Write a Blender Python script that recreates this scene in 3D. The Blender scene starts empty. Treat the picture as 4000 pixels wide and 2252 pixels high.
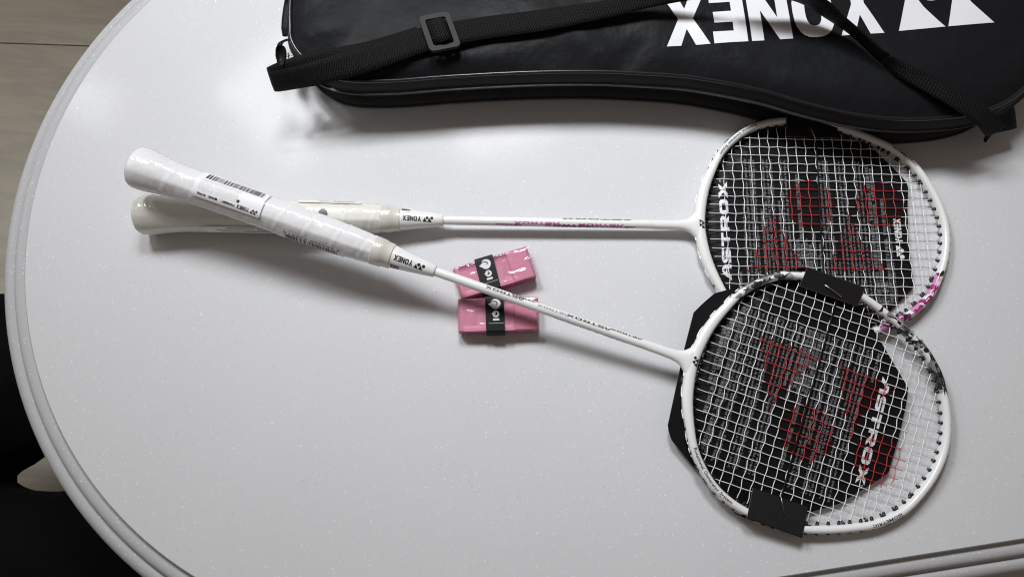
import bpy, bmesh, math, random
import numpy as np
from mathutils import Vector, Matrix, noise
from mathutils.geometry import tessellate_polygon, delaunay_2d_cdt
random.seed(7); np.random.seed(7)
C = bpy.context.scene.collection
S = bpy.context.scene

# ------------------------------------------------------------------ camera, light, exposure
CAM_H, TILT, FPX = 0.5705, math.radians(13.1), 2750.0
cd = bpy.data.cameras.new('camera'); cam = bpy.data.objects.new('camera', cd); C.objects.link(cam)
cd.sensor_width = 36; cd.lens = 36*FPX/4000; cd.clip_start = 0.01; cd.clip_end = 50
cam.location = (0, 0, CAM_H); cam.rotation_euler = (TILT, 0, 0)
S.camera = cam
S.cycles.pixel_filter_type = 'BLACKMAN_HARRIS'; S.cycles.filter_width = 1.15
w = bpy.data.worlds.new('World'); S.world = w; w.use_nodes = True
bg = w.node_tree.nodes['Background']; bg.inputs[0].default_value = (1.0, 0.85, 0.73, 1); bg.inputs[1].default_value = 0.135
S.view_settings.view_transform = 'Standard'; S.view_settings.look = 'None'
S.view_settings.exposure = 0; S.view_settings.gamma = 1
for lx, pw, sz in ((-1.04, .58, .115), (-0.54, 3.2, .25), (-0.03, 3.0, .25)):      # row of three square ceiling panels up and to the left
    ld = bpy.data.lights.new('ceiling_panel', 'AREA'); ld.shape = 'SQUARE'; ld.size = sz; ld.spread = math.radians(104); ld.energy = pw
    ld.color = (0.955, 0.975, 1.0)
    lo = bpy.data.objects.new('ceiling_panel', ld); C.objects.link(lo)
    lo.location = (lx, 0.84, 1.0)
    lo.rotation_euler = (Vector((0.14, 0.22, 0)) - Vector(lo.location)).to_track_quat('-Z', 'Y').to_euler()

ld = bpy.data.lights.new('floor_fill_light', 'AREA'); ld.shape = 'SQUARE'; ld.size = .3; ld.energy = 2.0; ld.spread = math.radians(70); ld.color = (1, .97, .92)
lo = bpy.data.objects.new('floor_fill_light', ld); C.objects.link(lo); lo.location = (-1.75, .7, 1.25)      # fill light added to brighten the floor beside the table
lo.rotation_euler = (Vector((-1.05, .55, -.74)) - Vector(lo.location)).to_track_quat('-Z', 'Y').to_euler()

# ------------------------------------------------------------------ helpers (lengths in mm)
CAMV = np.array([0, 0, CAM_H*1000]); COS_T, SIN_T = math.cos(TILT), math.sin(TILT)
def at(px, py, z):                       # photo point -> point of the plane at height z (mm) over the table
    d = np.array([(px-2000)/FPX, -(py-1126)/FPX*COS_T+SIN_T, -(py-1126)/FPX*SIN_T-COS_T])
    return CAMV + d*((z-CAMV[2])/d[2])
def link(o, parent=None):
    C.objects.link(o)
    if parent is not None: o.parent = parent
    return o
def mesh(name, V, F, mats, parent=None, smooth=True, mi=None, uv=None):
    me = bpy.data.meshes.new(name)
    me.from_pydata([(v[0]*.001, v[1]*.001, v[2]*.001) for v in V], [], F)
    for m in (mats if isinstance(mats, (list, tuple)) else [mats]): me.materials.append(m)
    if smooth: me.polygons.foreach_set('use_smooth', [True]*len(me.polygons))
    if mi is not None: me.polygons.foreach_set('material_index', mi)
    if uv is not None:
        l = me.uv_layers.new(name='UV')
        for lp in me.loops: l.data[lp.index].uv = uv[lp.vertex_index]
    me.update()
    return link(bpy.data.objects.new(name, me), parent)
def tag(o, label=None, cat=None, group=None, kind=None):
    if label: o['label'] = label
    if cat: o['category'] = cat
    if group: o['group'] = group
    if kind: o['kind'] = kind
    return o
def empty(name, loc, label, cat, group=None, mat=None):
    o = bpy.data.objects.new(name, None); o.empty_display_size = .02; C.objects.link(o)
    if mat is not None: o.matrix_world = mat
    else: o.location = [c*.001 for c in loc]
    return tag(o, label, cat, group)
def catmull(P, n, closed=False):
    P = np.array(P, float); m = len(P); out = []
    segs = m if closed else m-1
    for i in range(segs):
        g = lambda k: P[k % m] if closed else P[min(max(k, 0), m-1)]
        p0, p1, p2, p3 = g(i-1), g(i), g(i+1), g(i+2)
        for k in range(n):
            t = k/n
            out.append(.5*((2*p1)+(p2-p0)*t+(2*p0-5*p1+4*p2-p3)*t*t+(3*p1-p0-3*p2+p3)*t**3))
    if not closed: out.append(P[-1])
    return np.array(out)
def resample(P, n, closed=False):
    Q = np.vstack([P, P[:1]]) if closed else P
    d = np.r_[0, np.cumsum(np.linalg.norm(np.diff(Q, axis=0), axis=1))]
    t = np.linspace(0, d[-1], n+1 if closed else n)
    R = np.stack([np.interp(t, d, Q[:, k]) for k in range(Q.shape[1])], 1)
    return R[:-1] if closed else R
def grid_faces(nu, nv, cu=False, cv=False, off=0):
    F = []
    for i in range(nu if cu else nu-1):
        for j in range(nv if cv else nv-1):
            F.append((off+i*nv+j, off+((i+1) % nu)*nv+j, off+((i+1) % nu)*nv+(j+1) % nv, off+i*nv+(j+1) % nv))
    return F
def tube(P, r, k=6, closed=False, caps=True, flat=1.0):
    P = np.array(P, float); n = len(P); V = []
    T = np.gradient(P, axis=0) if not closed else np.roll(P, -1, 0)-np.roll(P, 1, 0)
    up = np.array([0, 0, 1.])
    for i in range(n):
        t = T[i]/np.linalg.norm(T[i]); a = np.cross(up, t)
        if np.linalg.norm(a) < 1e-3: a = np.array([1., 0, 0])
        a /= np.linalg.norm(a); b = np.cross(t, a)
        ri = r[i] if hasattr(r, '__len__') else r
        for j in range(k):
            th = 2*math.pi*j/k
            V.append(P[i]+a*ri*math.cos(th)+b*ri*flat*math.sin(th))
    F = [f[::-1] for f in grid_faces(n, k, closed, True)]
    if caps and not closed: F += [tuple(range(k)), tuple(range((n-1)*k, n*k))[::-1]]
    return V, F
def box(c, ax, h):                       # centre, 3 axes, half sizes
    c = np.array(c, float); ax = [np.array(a, float) for a in ax]
    V = [c+ax[0]*h[0]*i+ax[1]*h[1]*j+ax[2]*h[2]*k for i in (-1, 1) for j in (-1, 1) for k in (-1, 1)]
    return V, [(0, 1, 3, 2), (4, 6, 7, 5), (0, 4, 5, 1), (2, 3, 7, 6), (0, 2, 6, 4), (1, 5, 7, 3)]
class Acc:
    def __init__(s): s.V = []; s.F = []; s.m = []
    def add(s, vf, m=0):
        o = len(s.V); s.V += list(vf[0]); s.F += [tuple(i+o for i in f) for f in vf[1]]; s.m += [m]*len(vf[1])
        return s

# ------------------------------------------------------------------ materials
def mat(name, col=(.8, .8, .8), rough=.5, metal=0, coat=0, coat_rough=.05, spec=.5, sheen=0):
    m = bpy.data.materials.new(name); m.use_nodes = True
    b = m.node_tree.nodes['Principled BSDF']
    b.inputs['Base Color'].default_value = (*col, 1); b.inputs['Roughness'].default_value = rough
    b.inputs['Metallic'].default_value = metal; b.inputs['Coat Weight'].default_value = coat
    b.inputs['Coat Roughness'].default_value = coat_rough; b.inputs['Specular IOR Level'].default_value = spec
    b.inputs['Sheen Weight'].default_value = sheen
    return m
class N:                                  # tiny node helper
    def __init__(s, m): s.t = m.node_tree; s.b = s.t.nodes.get('Principled BSDF'); s.co = None
    def n(s, typ, **kw):
        nd = s.t.nodes.new(typ)
        for k, v in kw.items():
            if k.startswith('i_'): nd.inputs[k[2:].replace('_', ' ')].default_value = v
            else: setattr(nd, k, v)
        return nd
    def l(s, a, b): s.t.links.new(a, b)
    def coord(s, out='Object', scale=(1, 1, 1), rot=(0, 0, 0)):
        c = s.n('ShaderNodeTexCoord'); mp = s.n('ShaderNodeMapping')
        mp.inputs['Scale'].default_value = scale; mp.inputs['Rotation'].default_value = rot
        s.l(c.outputs[out], mp.inputs['Vector']); return mp.outputs[0]
    def noise(s, scale, detail=4, rough=.5, vec=None):
        nd = s.n('ShaderNodeTexNoise'); nd.inputs['Scale'].default_value = scale
        nd.inputs['Detail'].default_value = detail; nd.inputs['Roughness'].default_value = rough
        if vec is not None: s.l(vec, nd.inputs['Vector'])
        return nd
    def ramp(s, fac, stops, interp='LINEAR'):
        r = s.n('ShaderNodeValToRGB'); r.color_ramp.interpolation = interp
        e = r.color_ramp.elements
        while len(e) < len(stops): e.new(.5)
        for k, (p, c) in enumerate(stops):
            e[k].position = p; e[k].color = (*c, 1) if len(c) == 3 else c
        s.l(fac, r.inputs[0]); return r.outputs[0]
    def mix(s, fac, a, b):
        m = s.n('ShaderNodeMix'); m.data_type = 'RGBA'
        for sock, v in ((m.inputs[0], fac), (m.inputs[6], a), (m.inputs[7], b)):
            if hasattr(v, 'links'): s.l(v, sock)
            else: sock.default_value = v if not isinstance(v, tuple) else (*v, 1)[:4]
        return m.outputs[2]
    def math(s, op, a, b=0.):
        m = s.n('ShaderNodeMath', operation=op)
        for k, v in ((0, a), (1, b)):
            if hasattr(v, 'links'): s.l(v, m.inputs[k])
            else: m.inputs[k].default_value = v
        return m.outputs[0]
    def bump(s, h, strength=.3, dist=.001, normal=None):
        b = s.n('ShaderNodeBump'); b.inputs['Strength'].default_value = strength; b.inputs['Distance'].default_value = dist
        s.l(h, b.inputs['Height'])
        if normal is not None: s.l(normal, b.inputs['Normal'])
        return b.outputs[0]

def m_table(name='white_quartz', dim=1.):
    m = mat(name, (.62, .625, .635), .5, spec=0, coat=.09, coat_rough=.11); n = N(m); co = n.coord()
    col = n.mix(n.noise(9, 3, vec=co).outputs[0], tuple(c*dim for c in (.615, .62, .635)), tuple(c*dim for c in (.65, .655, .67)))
    for sc, lo, hi, keep in ((110, .04, .08, .48), (250, .09, .15, .52), (430, .13, .2, .4)):   # glitter flecks
        v = n.n('ShaderNodeTexVoronoi'); v.inputs['Scale'].default_value = sc; n.l(co, v.inputs['Vector'])
        sp = n.n('ShaderNodeSeparateColor'); n.l(v.outputs['Color'], sp.inputs[0])
        d = n.ramp(v.outputs['Distance'], [(lo, (1, 1, 1)), (hi, (0, 0, 0))])
        k = n.math('GREATER_THAN', sp.outputs[0], keep)
        k2 = n.math('MULTIPLY', n.math('MULTIPLY', d, k), n.math('POWER', sp.outputs[1], 1.2))
        col = n.mix(k2, col, (.98, .985, 1.0))
    v = n.n('ShaderNodeTexVoronoi'); v.inputs['Scale'].default_value = 150; n.l(co, v.inputs['Vector'])
    sp = n.n('ShaderNodeSeparateColor'); n.l(v.outputs['Color'], sp.inputs[0])
    dk = n.math('MULTIPLY', n.ramp(v.outputs['Distance'], [(.06, (1, 1, 1)), (.12, (0, 0, 0))]), n.math('GREATER_THAN', sp.outputs[2], .86))
    col = n.mix(n.math('MULTIPLY', dk, .35), col, (.33, .33, .33))
    n.l(col, n.b.inputs['Base Color'])
    r = n.ramp(n.noise(60, 5, .7, co).outputs[0], [(.35, (.13,)*3), (.7, (.21,)*3)]); n.l(n.math('MULTIPLY', r, .75), n.b.inputs['Coat Roughness'])
    # hairline scratches
    h = None
    for rot in (.4, 1.3, 2.2, 2.9):
        c1 = n.coord(rot=(0, 0, rot*1.7)); mp = n.n('ShaderNodeMapping'); mp.inputs['Scale'].default_value = (40, 620, 1); n.l(c1, mp.inputs['Vector']); c2 = mp.outputs[0]
        q = n.ramp(n.noise(1, 2, .5, c2).outputs[0], [(.60, (0,)*3), (.64, (1,)*3), (.68, (0,)*3)])
        h = q if h is None else n.math('ADD', h, q)
    n.l(n.bump(h, .022, .0003), n.b.inputs['Coat Normal'])
    return m
def m_floor():
    m = mat('stone_tile', (.3, .28, .25), .35); n = N(m); co = n.coord(scale=(1.2, 7, 1))
    a = n.noise(1.6, 8, .6, co); a.inputs['Distortion'].default_value = .6
    col = n.ramp(a.outputs[0], [(.28, (.36, .34, .29)), (.44, (.50, .475, .405)), (.54, (.42, .40, .35)), (.64, (.53, .50, .44)), (.74, (.40, .375, .32))])
    b = n.noise(3.5, 6, .65, n.coord(scale=(.8, 1.6, 1)))
    col = n.mix(n.ramp(b.outputs[0], [(.52, (0,)*3), (.68, (1,)*3)]), col, (.41, .345, .28))
    n.l(col, n.b.inputs['Base Color']); return m
def m_leather():
    m = mat('black_vinyl', (.0088, .0094, .0108), .5, spec=.10); n = N(m); co = n.coord()
    v = n.noise(1500, 3, .6, co); h = n.noise(60, 3, .5, co)
    b = n.bump(h.outputs[0], .45, .003); n.l(n.bump(v.outputs[0], .25, .0002, b), n.b.inputs['Normal'])
    r = n.ramp(n.noise(25, 4, .6, co).outputs[0], [(.3, (.42,)*3), (.7, (.56,)*3)]); n.l(r, n.b.inputs['Roughness'])
    return m
def m_webbing():
    m = mat('black_webbing', (.006, .006, .0065), .65, spec=.18); n = N(m)
    c = n.n('ShaderNodeTexCoord'); s = n.n('ShaderNodeSeparateXYZ'); n.l(c.outputs['UV'], s.inputs[0])
    # uv in mm: u along, v across
    a = n.math('SINE', n.math('MULTIPLY', s.outputs[0], 2*math.pi/2.6))
    row = n.math('MULTIPLY', n.math('FLOOR', n.math('DIVIDE', s.outputs[1], 1.5)), math.pi)
    b = n.math('SINE', n.math('ADD', n.math('MULTIPLY', s.outputs[0], 2*math.pi/2.2), row))
    cc = n.math('ABSOLUTE', n.math('SINE', n.math('MULTIPLY', s.outputs[1], math.pi/1.5)))
    h = n.math('ADD', n.math('MULTIPLY', n.math('MAXIMUM', b, -.2), cc), n.math('MULTIPLY', a, .25))
    n.l(n.bump(h, .9, .0007), n.b.inputs['Normal'])
    col = n.ramp(h, [(0, (.002, .002, .0024)), (1, (.009, .009, .0095))]); n.l(col, n.b.inputs['Base Color'])
    return m
def m_frame(name, cols, base):
    m = mat(name, base, .3, coat=.5, coat_rough=.1); n = N(m); co = n.coord()
    fl = n.noise(2500, 1, .5, co)
    bc = n.mix(n.ramp(fl.outputs[0], [(.55, (0,)*3), (.7, (1,)*3)]), base, tuple(min(1, c*1.12) for c in base))
    v = n.n('ShaderNodeTexVoronoi', distance='MANHATTAN'); n.l(n.coord(scale=(1, 1, .5), rot=(0, 0, .6)), v.inputs['Vector'])
    v.inputs['Scale'].default_value = 190; v.inputs['Randomness'].default_value = .9
    sp = n.n('ShaderNodeSeparateColor'); n.l(v.outputs['Color'], sp.inputs[0])
    camo = n.ramp(sp.outputs[0], cols, 'CONSTANT')
    at_ = n.n('ShaderNodeAttribute', attribute_name='camo')
    edge = n.math('GREATER_THAN', n.math('ADD', at_.outputs['Fac'], n.math('MULTIPLY', sp.outputs[1], .5)), .9)
    bc = n.mix(edge, bc, camo)
    at2 = n.n('ShaderNodeAttribute', attribute_name='patch')
    bc = n.mix(n.math('GREATER_THAN', at2.outputs['Fac'], .5), bc, cols[-1][1])
    n.l(bc, n.b.inputs['Base Color']); return m
def m_film(name='clear_film', lim=.055, k=1., s1=55, s2=130, st=(1, 1, 1), rg=.1):
    m = bpy.data.materials.new(name); m.use_nodes = True; n = N(m); t = m.node_tree; t.nodes.remove(n.b)
    out = t.nodes['Material Output']
    tr = n.n('ShaderNodeBsdfTransparent'); gl = n.n('ShaderNodeBsdfGlossy'); gl.inputs['Roughness'].default_value = rg
    tr.inputs[0].default_value = (.985, .985, .985, 1)
    fr = n.n('ShaderNodeFresnel'); fr.inputs[0].default_value = 1.5
    co = n.coord(scale=st)
    a = n.noise(s1, 2, .5, co); a.inputs['Distortion'].default_value = .8
    b = n.noise(s2, 2, .5, co)
    nb = n.bump(b.outputs[0], .25*k, .0008, n.bump(a.outputs[0], min(1, .7*k), .0025*k))
    n.l(nb, gl.inputs['Normal']); n.l(nb, fr.inputs['Normal'])
    mx = n.n('ShaderNodeMixShader'); n.l(fr.outputs[0], mx.inputs[0]); n.l(tr.outputs[0], mx.inputs[1]); n.l(gl.outputs[0], mx.inputs[2])
    n.l(mx.outputs[0], out.inputs[0]); n.l(n.math('MINIMUM', fr.outputs[0], lim), mx.inputs[0]); return m
def m_grip(name, col):
    m = mat(name, col, .55); n = N(m); co = n.coord()
    b = n.bump(n.noise(260, 4, .6, co).outputs[0], .25, .0006)
    n.l(n.bump(n.noise(60, 3, .5, n.coord(scale=(1.5, .7, .7))).outputs[0], .35, .0015, b), n.b.inputs['Normal'])
    return m
def m_bumpy(name, col, rough, sc, strength, dist=.0005, **kw):
    m = mat(name, col, rough, **kw); n = N(m)
    n.l(n.bump(n.noise(sc, 4, .6, n.coord()).outputs[0], strength, dist), n.b.inputs['Normal']); return m

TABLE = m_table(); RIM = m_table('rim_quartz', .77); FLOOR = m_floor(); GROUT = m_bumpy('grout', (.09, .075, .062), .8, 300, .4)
LEATHER = m_leather(); WEB = m_webbing()
PIPING = mat('black_piping', (.012, .012, .013), .22); ZTAPE = m_bumpy('zip_tape', (.008, .008, .009), .75, 900, .6)
TEETH = mat('zip_teeth', (.055, .057, .062), .28); DARK = mat('bag_inside', (.004, .004, .004), .9)
PRINT_W = mat('white_print', (.74, .745, .775), .45); PRINT_K = mat('black_print', (.012, .012, .013), .4)
PLASTIC = mat('black_plastic', (.012, .0125, .0135), .5, spec=.18)
STEEL = mat('steel', (.55, .54, .52), .28, metal=1); STAPLE_D = mat('staple_wire', (.36, .32, .28), .33, metal=1)
PEARL_A = m_frame('pearl_white_pink', [(0, (.80, .80, .79)), (.26, (.64, .26, .50)), (.55, (.80, .80, .79)), (.70, (.34, .03, .17)), (.78, (.64, .26, .50)), (.94, (.02, .012, .016))], (.78, .78, .765))
PEARL_B = m_frame('pearl_white_grey', [(0, (.80, .80, .80)), (.2, (.22, .22, .225)), (.45, (.045, .045, .05)), (.6, (.80, .80, .80)), (.72, (.33, .33, .335)), (.88, (.015, .015, .016))], (.79, .79, .79))
GROM = mat('black_nylon', (.009, .009, .01), .3)
STR_W = mat('white_string', (.86, .86, .865), .35); STR_R = mat('red_ink_string', (.50, .028, .034), .42)
CARD = m_bumpy('black_card', (.0055, .0055, .006), .5, 30, .15, .002, spec=.16); TABM = m_bumpy('card_flap', (.013, .0124, .0127), .36, 45, .35, .003, spec=.3); CARDEDGE = mat('card_edge', (.35, .35, .35), .8)
GRIP_A = m_grip('cream_grip', (.76, .755, .69)); GRIP_B = m_grip('white_grip', (.80, .80, .81))
COLLAR = mat('ivory_collar', (.66, .64, .585), .32, coat=.4)
FILM = m_film(st=(1.7, .8, .8)); FILM2 = m_film('pack_film', .075, 1.05, 48, 150, (.7, 1.4, 1), .15); LABEL = mat('label_paper', (.80, .80, .815), .42); LABEL_C = mat('cream_label', (.74, .73, .68), .4)
GREYP = mat('grey_print', (.47, .47, .475), .6)
PINK = m_bumpy('pink_overgrip', (.56, .19, .29), .5, 90, .3, .0008); BAND = mat('band_paper', (.008, .0085, .01), .45, spec=.2)
SILVER = mat('silver_print', (.66, .66, .67), .35)
CLOTH = m_bumpy('black_cotton', (.0035, .0035, .004), .95, 700, .5, spec=.1)
MAG = mat('magenta_print', (.27, .012, .12), .35); MAGL = mat('light_pink_print', (.55, .15, .40), .35)
GREY1 = mat('dark_grey_print', (.07, .07, .072), .35); GREY2 = mat('light_grey_print', (.32, .32, .325), .35)

# ------------------------------------------------------------------ lettering
def poly_tris(loops):
    tr = tessellate_polygon([[Vector((x, y, 0)) for x, y in lp] for lp in loops])
    P = [p for lp in loops for p in lp]
    return P, [tuple(t) for t in tr]
def ring(cx, cy, rx, ry, n=20, e=2.0):
    o = []
    for i in range(n):
        t = 2*math.pi*i/n; c, s = math.cos(t), math.sin(t)
        o.append((cx+rx*math.copysign(abs(c)**(2/e), c), cy+ry*math.copysign(abs(s)**(2/e), s)))
    return o
GL = {
 'Y': (.84, [[(0, 1), (.27, 1), (.42, .63), (.57, 1), (.84, 1), (.545, .41), (.545, 0), (.295, 0), (.295, .41)]]),
 'O': (.80, [ring(.40, .5, .40, .5, 24, 2.6), ring(.40, .5, .155, .28, 24, 2.6)[::-1]]),
 'N': (.80, [[(0, 0), (.24, 0), (.24, .58), (.55, 0), (.8, 0), (.8, 1), (.56, 1), (.56, .42), (.25, 1), (0, 1)]]),
 'E': (.66, [[(0, 0), (.66, 0), (.66, .22), (.25, .22), (.25, .4), (.61, .4), (.61, .61), (.25, .61), (.25, .78), (.66, .78), (.66, 1), (0, 1)]]),
 'X': (.85, [[(0, 1), (.28, 1), (.425, .69), (.57, 1), (.85, 1), (.57, .5), (.86, 0), (.57, 0), (.425, .31), (.27, 0), (-.01, 0), (.28, .5)]]),
}
GT = {   # wide squared letters of the racket's series name
 'A': (1.25, [[(0, 0), (.36, 0), (.62, .46), (.92, .46), (.92, 0), (1.25, 0), (1.25, .72), (1.0, 1), (.62, 1)], [(.68, .60), (.76, .76), (.92, .76), (.92, .60)][::-1]]),
 'S': (1.2, [[(0, 0), (.98, 0), (1.2, .2), (1.2, .4), (1.0, .6), (.32, .6), (.32, .74), (1.2, .74), (1.2, 1), (.22, 1), (0, .8), (0, .56), (.2, .38), (.88, .38), (.88, .26), (0, .26)]]),
 'T': (1.1, [[(0, .74), (.39, .74), (.39, 0), (.72, 0), (.72, .74), (1.1, .74), (1.1, 1), (0, 1)]]),
 'R': (1.25, [[(0, 0), (.32, 0), (.32, .34), (.55, .34), (.86, 0), (1.28, 0), (.92, .36), (1.05, .36), (1.25, .55), (1.25, .8), (1.05, 1), (0, 1)], [(.32, .58), (.32, .76), (.92, .76), (.92, .58)][::-1]]),
 'O': (1.25, [[(.2, 0), (1.05, 0), (1.25, .2), (1.25, .8), (1.05, 1), (.2, 1), (0, .8), (0, .2)], [(.34, .27), (.34, .73), (.91, .73), (.91, .27)]]),
 'X': (1.35, [[(0, 1), (.42, 1), (.68, .68), (.94, 1), (1.35, 1), (.9, .5), (1.38, 0), (.94, 0), (.68, .32), (.42, 0), (-.02, 0), (.46, .5)]]),
}
def glyphs(word, table, gap=.07, xs=1.0):
    P, F, x = [], [], 0.
    for ch in word:
        wd, lp = table[ch]; p, f = poly_tris(lp); o = len(P)
        P += [((a+x)*xs, b) for a, b in p]; F += [tuple(i+o for i in t) for t in f]; x += wd+gap
    return P, F, (x-gap)*xs
TRI = [(0, 0), (1, 0), (.9, .13), (.758, .33), (.65, .49), (.57, .65), (.456, .86), (.40, .93)]
def yy(pitch=1.06, cx=.97, cy=.93, r=.36):           # twin dot-and-triangle mark, upright
    P, F = [], []
    for k in range(2):
        for lp in ([(x+k*pitch, y) for x, y in TRI], ring(cx+k*pitch, cy, r, r, 18)):
            p, f = poly_tris([lp]); o = len(P); P += p; F += [tuple(i+o for i in t) for t in f]
    W, H = pitch+cx+r, cy+r
    return [(W-x, H-y) for x, y in P], [t for t in F], W, H
def text(body, size=1.0, bold=0., res=2):
    c = bpy.data.curves.new('t', 'FONT'); c.body = body; c.size = 1; c.resolution_u = res; c.offset = bold; c.fill_mode = 'FRONT'
    o = bpy.data.objects.new('t', c); C.objects.link(o)
    dg = bpy.context.evaluated_depsgraph_get(); me = o.evaluated_get(dg).to_mesh()
    P = [(v.co.x*size, v.co.y*size) for v in me.vertices]; F = [tuple(p.vertices) for p in me.polygons]
    o.evaluated_get(dg).to_mesh_clear(); bpy.data.objects.remove(o); bpy.data.curves.remove(c)
    W = max([p[0] for p in P], default=0)
    return P, F, W
def fit(PFW, width):
    P, F, W = PFW; k = width/W; return [(x*k, y) for x, y in P], F, width
def subdiv(P, F, step):                               # cut a flat print so that it can follow a curved surface
    bm = bmesh.new(); vs = [bm.verts.new((x, y, 0)) for x, y in P]
    for f in F:
        try: bm.faces.new([vs[i] for i in f])
        except ValueError: pass
    xs = [p[0] for p in P]; ys = [p[1] for p in P]
    for ax, lo, hi in ((0, min(xs), max(xs)), (1, min(ys), max(ys))):
        v = lo+step
        while v < hi:
            co = (v, 0, 0) if ax == 0 else (0, v, 0); no = (1, 0, 0) if ax == 0 else (0, 1, 0)
            bmesh.ops.bisect_plane(bm, geom=bm.verts[:]+bm.edges[:]+bm.faces[:], plane_co=co, plane_no=no, dist=1e-5)
            v += step
    bm.verts.index_update(); P2 = [(v.co.x, v.co.y) for v in bm.verts]; F2 = [tuple(v.index for v in f.verts) for f in bm.faces]
    bm.free(); return P2, F2
def decal(name, P, F, fn, m, parent):
    V = [fn(x, y) for x, y in P]
    return mesh(name, V, F, m, parent, smooth=False)

# ------------------------------------------------------------------ table and floor
FZ = -740.
fl = empty('floor', (0, 0, FZ), None, None); fl['kind'] = 'structure'
mesh('grout_bed', [(-1600, -1500, -8), (1600, -1500, -8), (1600, 1700, -8), (-1600, 1700, -8)], [(0, 1, 2, 3)], GROUT, fl, False)
ja = at(150, 172, FZ); jang = math.radians(-2.1)
tile_v, tile_f = None, None
h = 399.; bv = 2.0
prof = [(h, -7), (h, -bv), (h-bv*.4, -.5), (h-bv, 0)]
tv = []
for r_, z in prof: tv += [(-r_, -r_, z), (r_, -r_, z), (r_, r_, z), (-r_, r_, z)]
tf = [(k*4+i, k*4+(i+1) % 4, (k+1)*4+(i+1) % 4, (k+1)*4+i) for k in range(3) for i in range(4)]+[(12, 13, 14, 15)]
tile0 = None
for i in range(-2, 2):
    for j in range(-2, 2):
        ox, oy = 400+800*i+520, 400+800*j
        x = ja[0]+ox*math.cos(jang)-oy*math.sin(jang); y = ja[1]+ox*math.sin(jang)+oy*math.cos(jang)
        if tile0 is None: tile0 = o = mesh('floor_tile', tv, tf, FLOOR, fl, False)
        else: o = link(bpy.data.objects.new('floor_tile', tile0.data), fl)
        o.location = (x*.001, y*.001, 0); o.rotation_euler = (0, 0, jang+math.pi*random.choice((0, 1)))

tb = empty('table', (400, 260, FZ), 'white speckled stone dining table with rounded end and stepped moulded rim', 'table')
TO = (-400, -260, -FZ)                                       # table-top level seen from the table's base
ta = math.radians(8.3); tc = np.array([-87., 193.]); td = np.array([math.cos(ta), math.sin(ta)]); tn = np.array([-td[1], td[0]])
def table_loop(off, n=96, L=780.):
    r = 324+off; o = []
    for k in range(n+1):
        t = math.pi/2+math.pi*k/n; o.append(tc+td*r*math.cos(t)+tn*r*math.sin(t))
    for k in range(n+1):
        t = -math.pi/2+math.pi*k/n; o.append(tc+td*(L+r*math.cos(t))+tn*r*math.sin(t))
    return o
prof = [(-.5, 0), (.4, -.4), (1.0, -1.8), (1.3, -4.2), (2.4, -5.2), (3.6, -4.6), (6, -4.0), (9, -4.2), (11.4, -5.2), (13.2, -7), (13.9, -9.6),
        (14.8, -10.6), (16, -9.4), (20, -9.3), (23.5, -11), (26.3, -14), (27.8, -18), (27.6, -23), (25.5, -27), (22, -29.5), (0, -30)]
V, n_ = [], None
for off, z in prof:
    lp = table_loop(off); n_ = len(lp); V += [(p[0]+TO[0], p[1]+TO[1], z+TO[2]) for p in lp]
F = [f for f in grid_faces(len(prof), n_, False, True)]
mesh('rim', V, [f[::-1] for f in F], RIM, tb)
lp = table_loop(-.5)
mesh('table_top', [(p[0]+TO[0], p[1]+TO[1], TO[2]) for p in lp], [tuple(range(len(lp)))], TABLE, tb, False)
lv = [(r_*math.cos(2*math.pi*k/32), r_*math.sin(2*math.pi*k/32), z) for r_, z in ((190, 2), (190, 14), (60, 40), (45, 80), (45, 640), (110, 700), (110, 709)) for k in range(32)]
mesh('pedestal', lv, [f for f in grid_faces(7, 32, False, True)]+[tuple(range(32))[::-1]], TABLE, tb)

# ------------------------------------------------------------------ rackets
HALF = [(461.3, 0), (462.6, 15), (466.2, 31), (473, 47), (485, 68), (503, 85.6), (521, 94.8), (540, 99.0), (560, 99.8), (580, 97.2), (600, 91.2), (620, 83), (638, 73.5), (655, 57.5), (666, 38), (672.6, 19), (675, 0)]
_full = np.array(HALF+[(x, -y) for x, y in HALF[-2:0:-1]])
OUTER = resample(catmull(_full, 8, True), 200, True)           # counter-clockwise seen from below: starts at the throat, goes to +y
_T = np.roll(OUTER, -1, 0)-np.roll(OUTER, 1, 0); _T /= np.linalg.norm(_T, axis=1)[:, None]
NRM = np.stack([-_T[:, 1], _T[:, 0]], 1)
if (NRM[50]@(OUTER[50]-np.array([568, 0]))) < 0: NRM = -NRM      # outward
FA, FH = 3.15, 4.8                                                # half width, half height of the frame tube
FAI = FA+1.3*np.exp(-((OUTER[:, 0]-461)/13.)**2)            # the throat is broader
CEN = OUTER-NRM*FAI[:, None]
INNER = OUTER-NRM*2*FAI[:, None]
def span_y(x):                                                   # inner opening at x
    ys = []
    for i in range(len(INNER)):
        a, b = INNER[i], INNER[(i+1) % len(INNER)]
        if (a[0]-x)*(b[0]-x) < 0: ys.append(a[1]+(b[1]-a[1])*(x-a[0])/(b[0]-a[0]))
    return (min(ys), max(ys)) if len(ys) > 1 else None
def span_x(y):
    xs = []
    for i in range(len(INNER)):
        a, b = INNER[i], INNER[(i+1) % len(INNER)]
        if (a[1]-y)*(b[1]-y) < 0: xs.append(a[0]+(b[0]-a[0])*(y-a[1])/(b[1]-a[1]))
    return (min(xs), max(xs)) if len(xs) > 1 else None
def frame_pt(i, wv, lift=.12):                                   # i: float index along the frame, wv: across (out +), on its upper face
    i0 = int(math.floor(i)) % 200; f = i-math.floor(i); i1 = (i0+1) % 200
    c = CEN[i0]*(1-f)+CEN[i1]*f; nn = NRM[i0]*(1-f)+NRM[i1]*f
    q = min(abs(wv)/FA, .98); z = FH*(1-q**2.5)**(1/2.5)
    p = c+nn*wv; return (p[0], p[1], z+lift)
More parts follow.
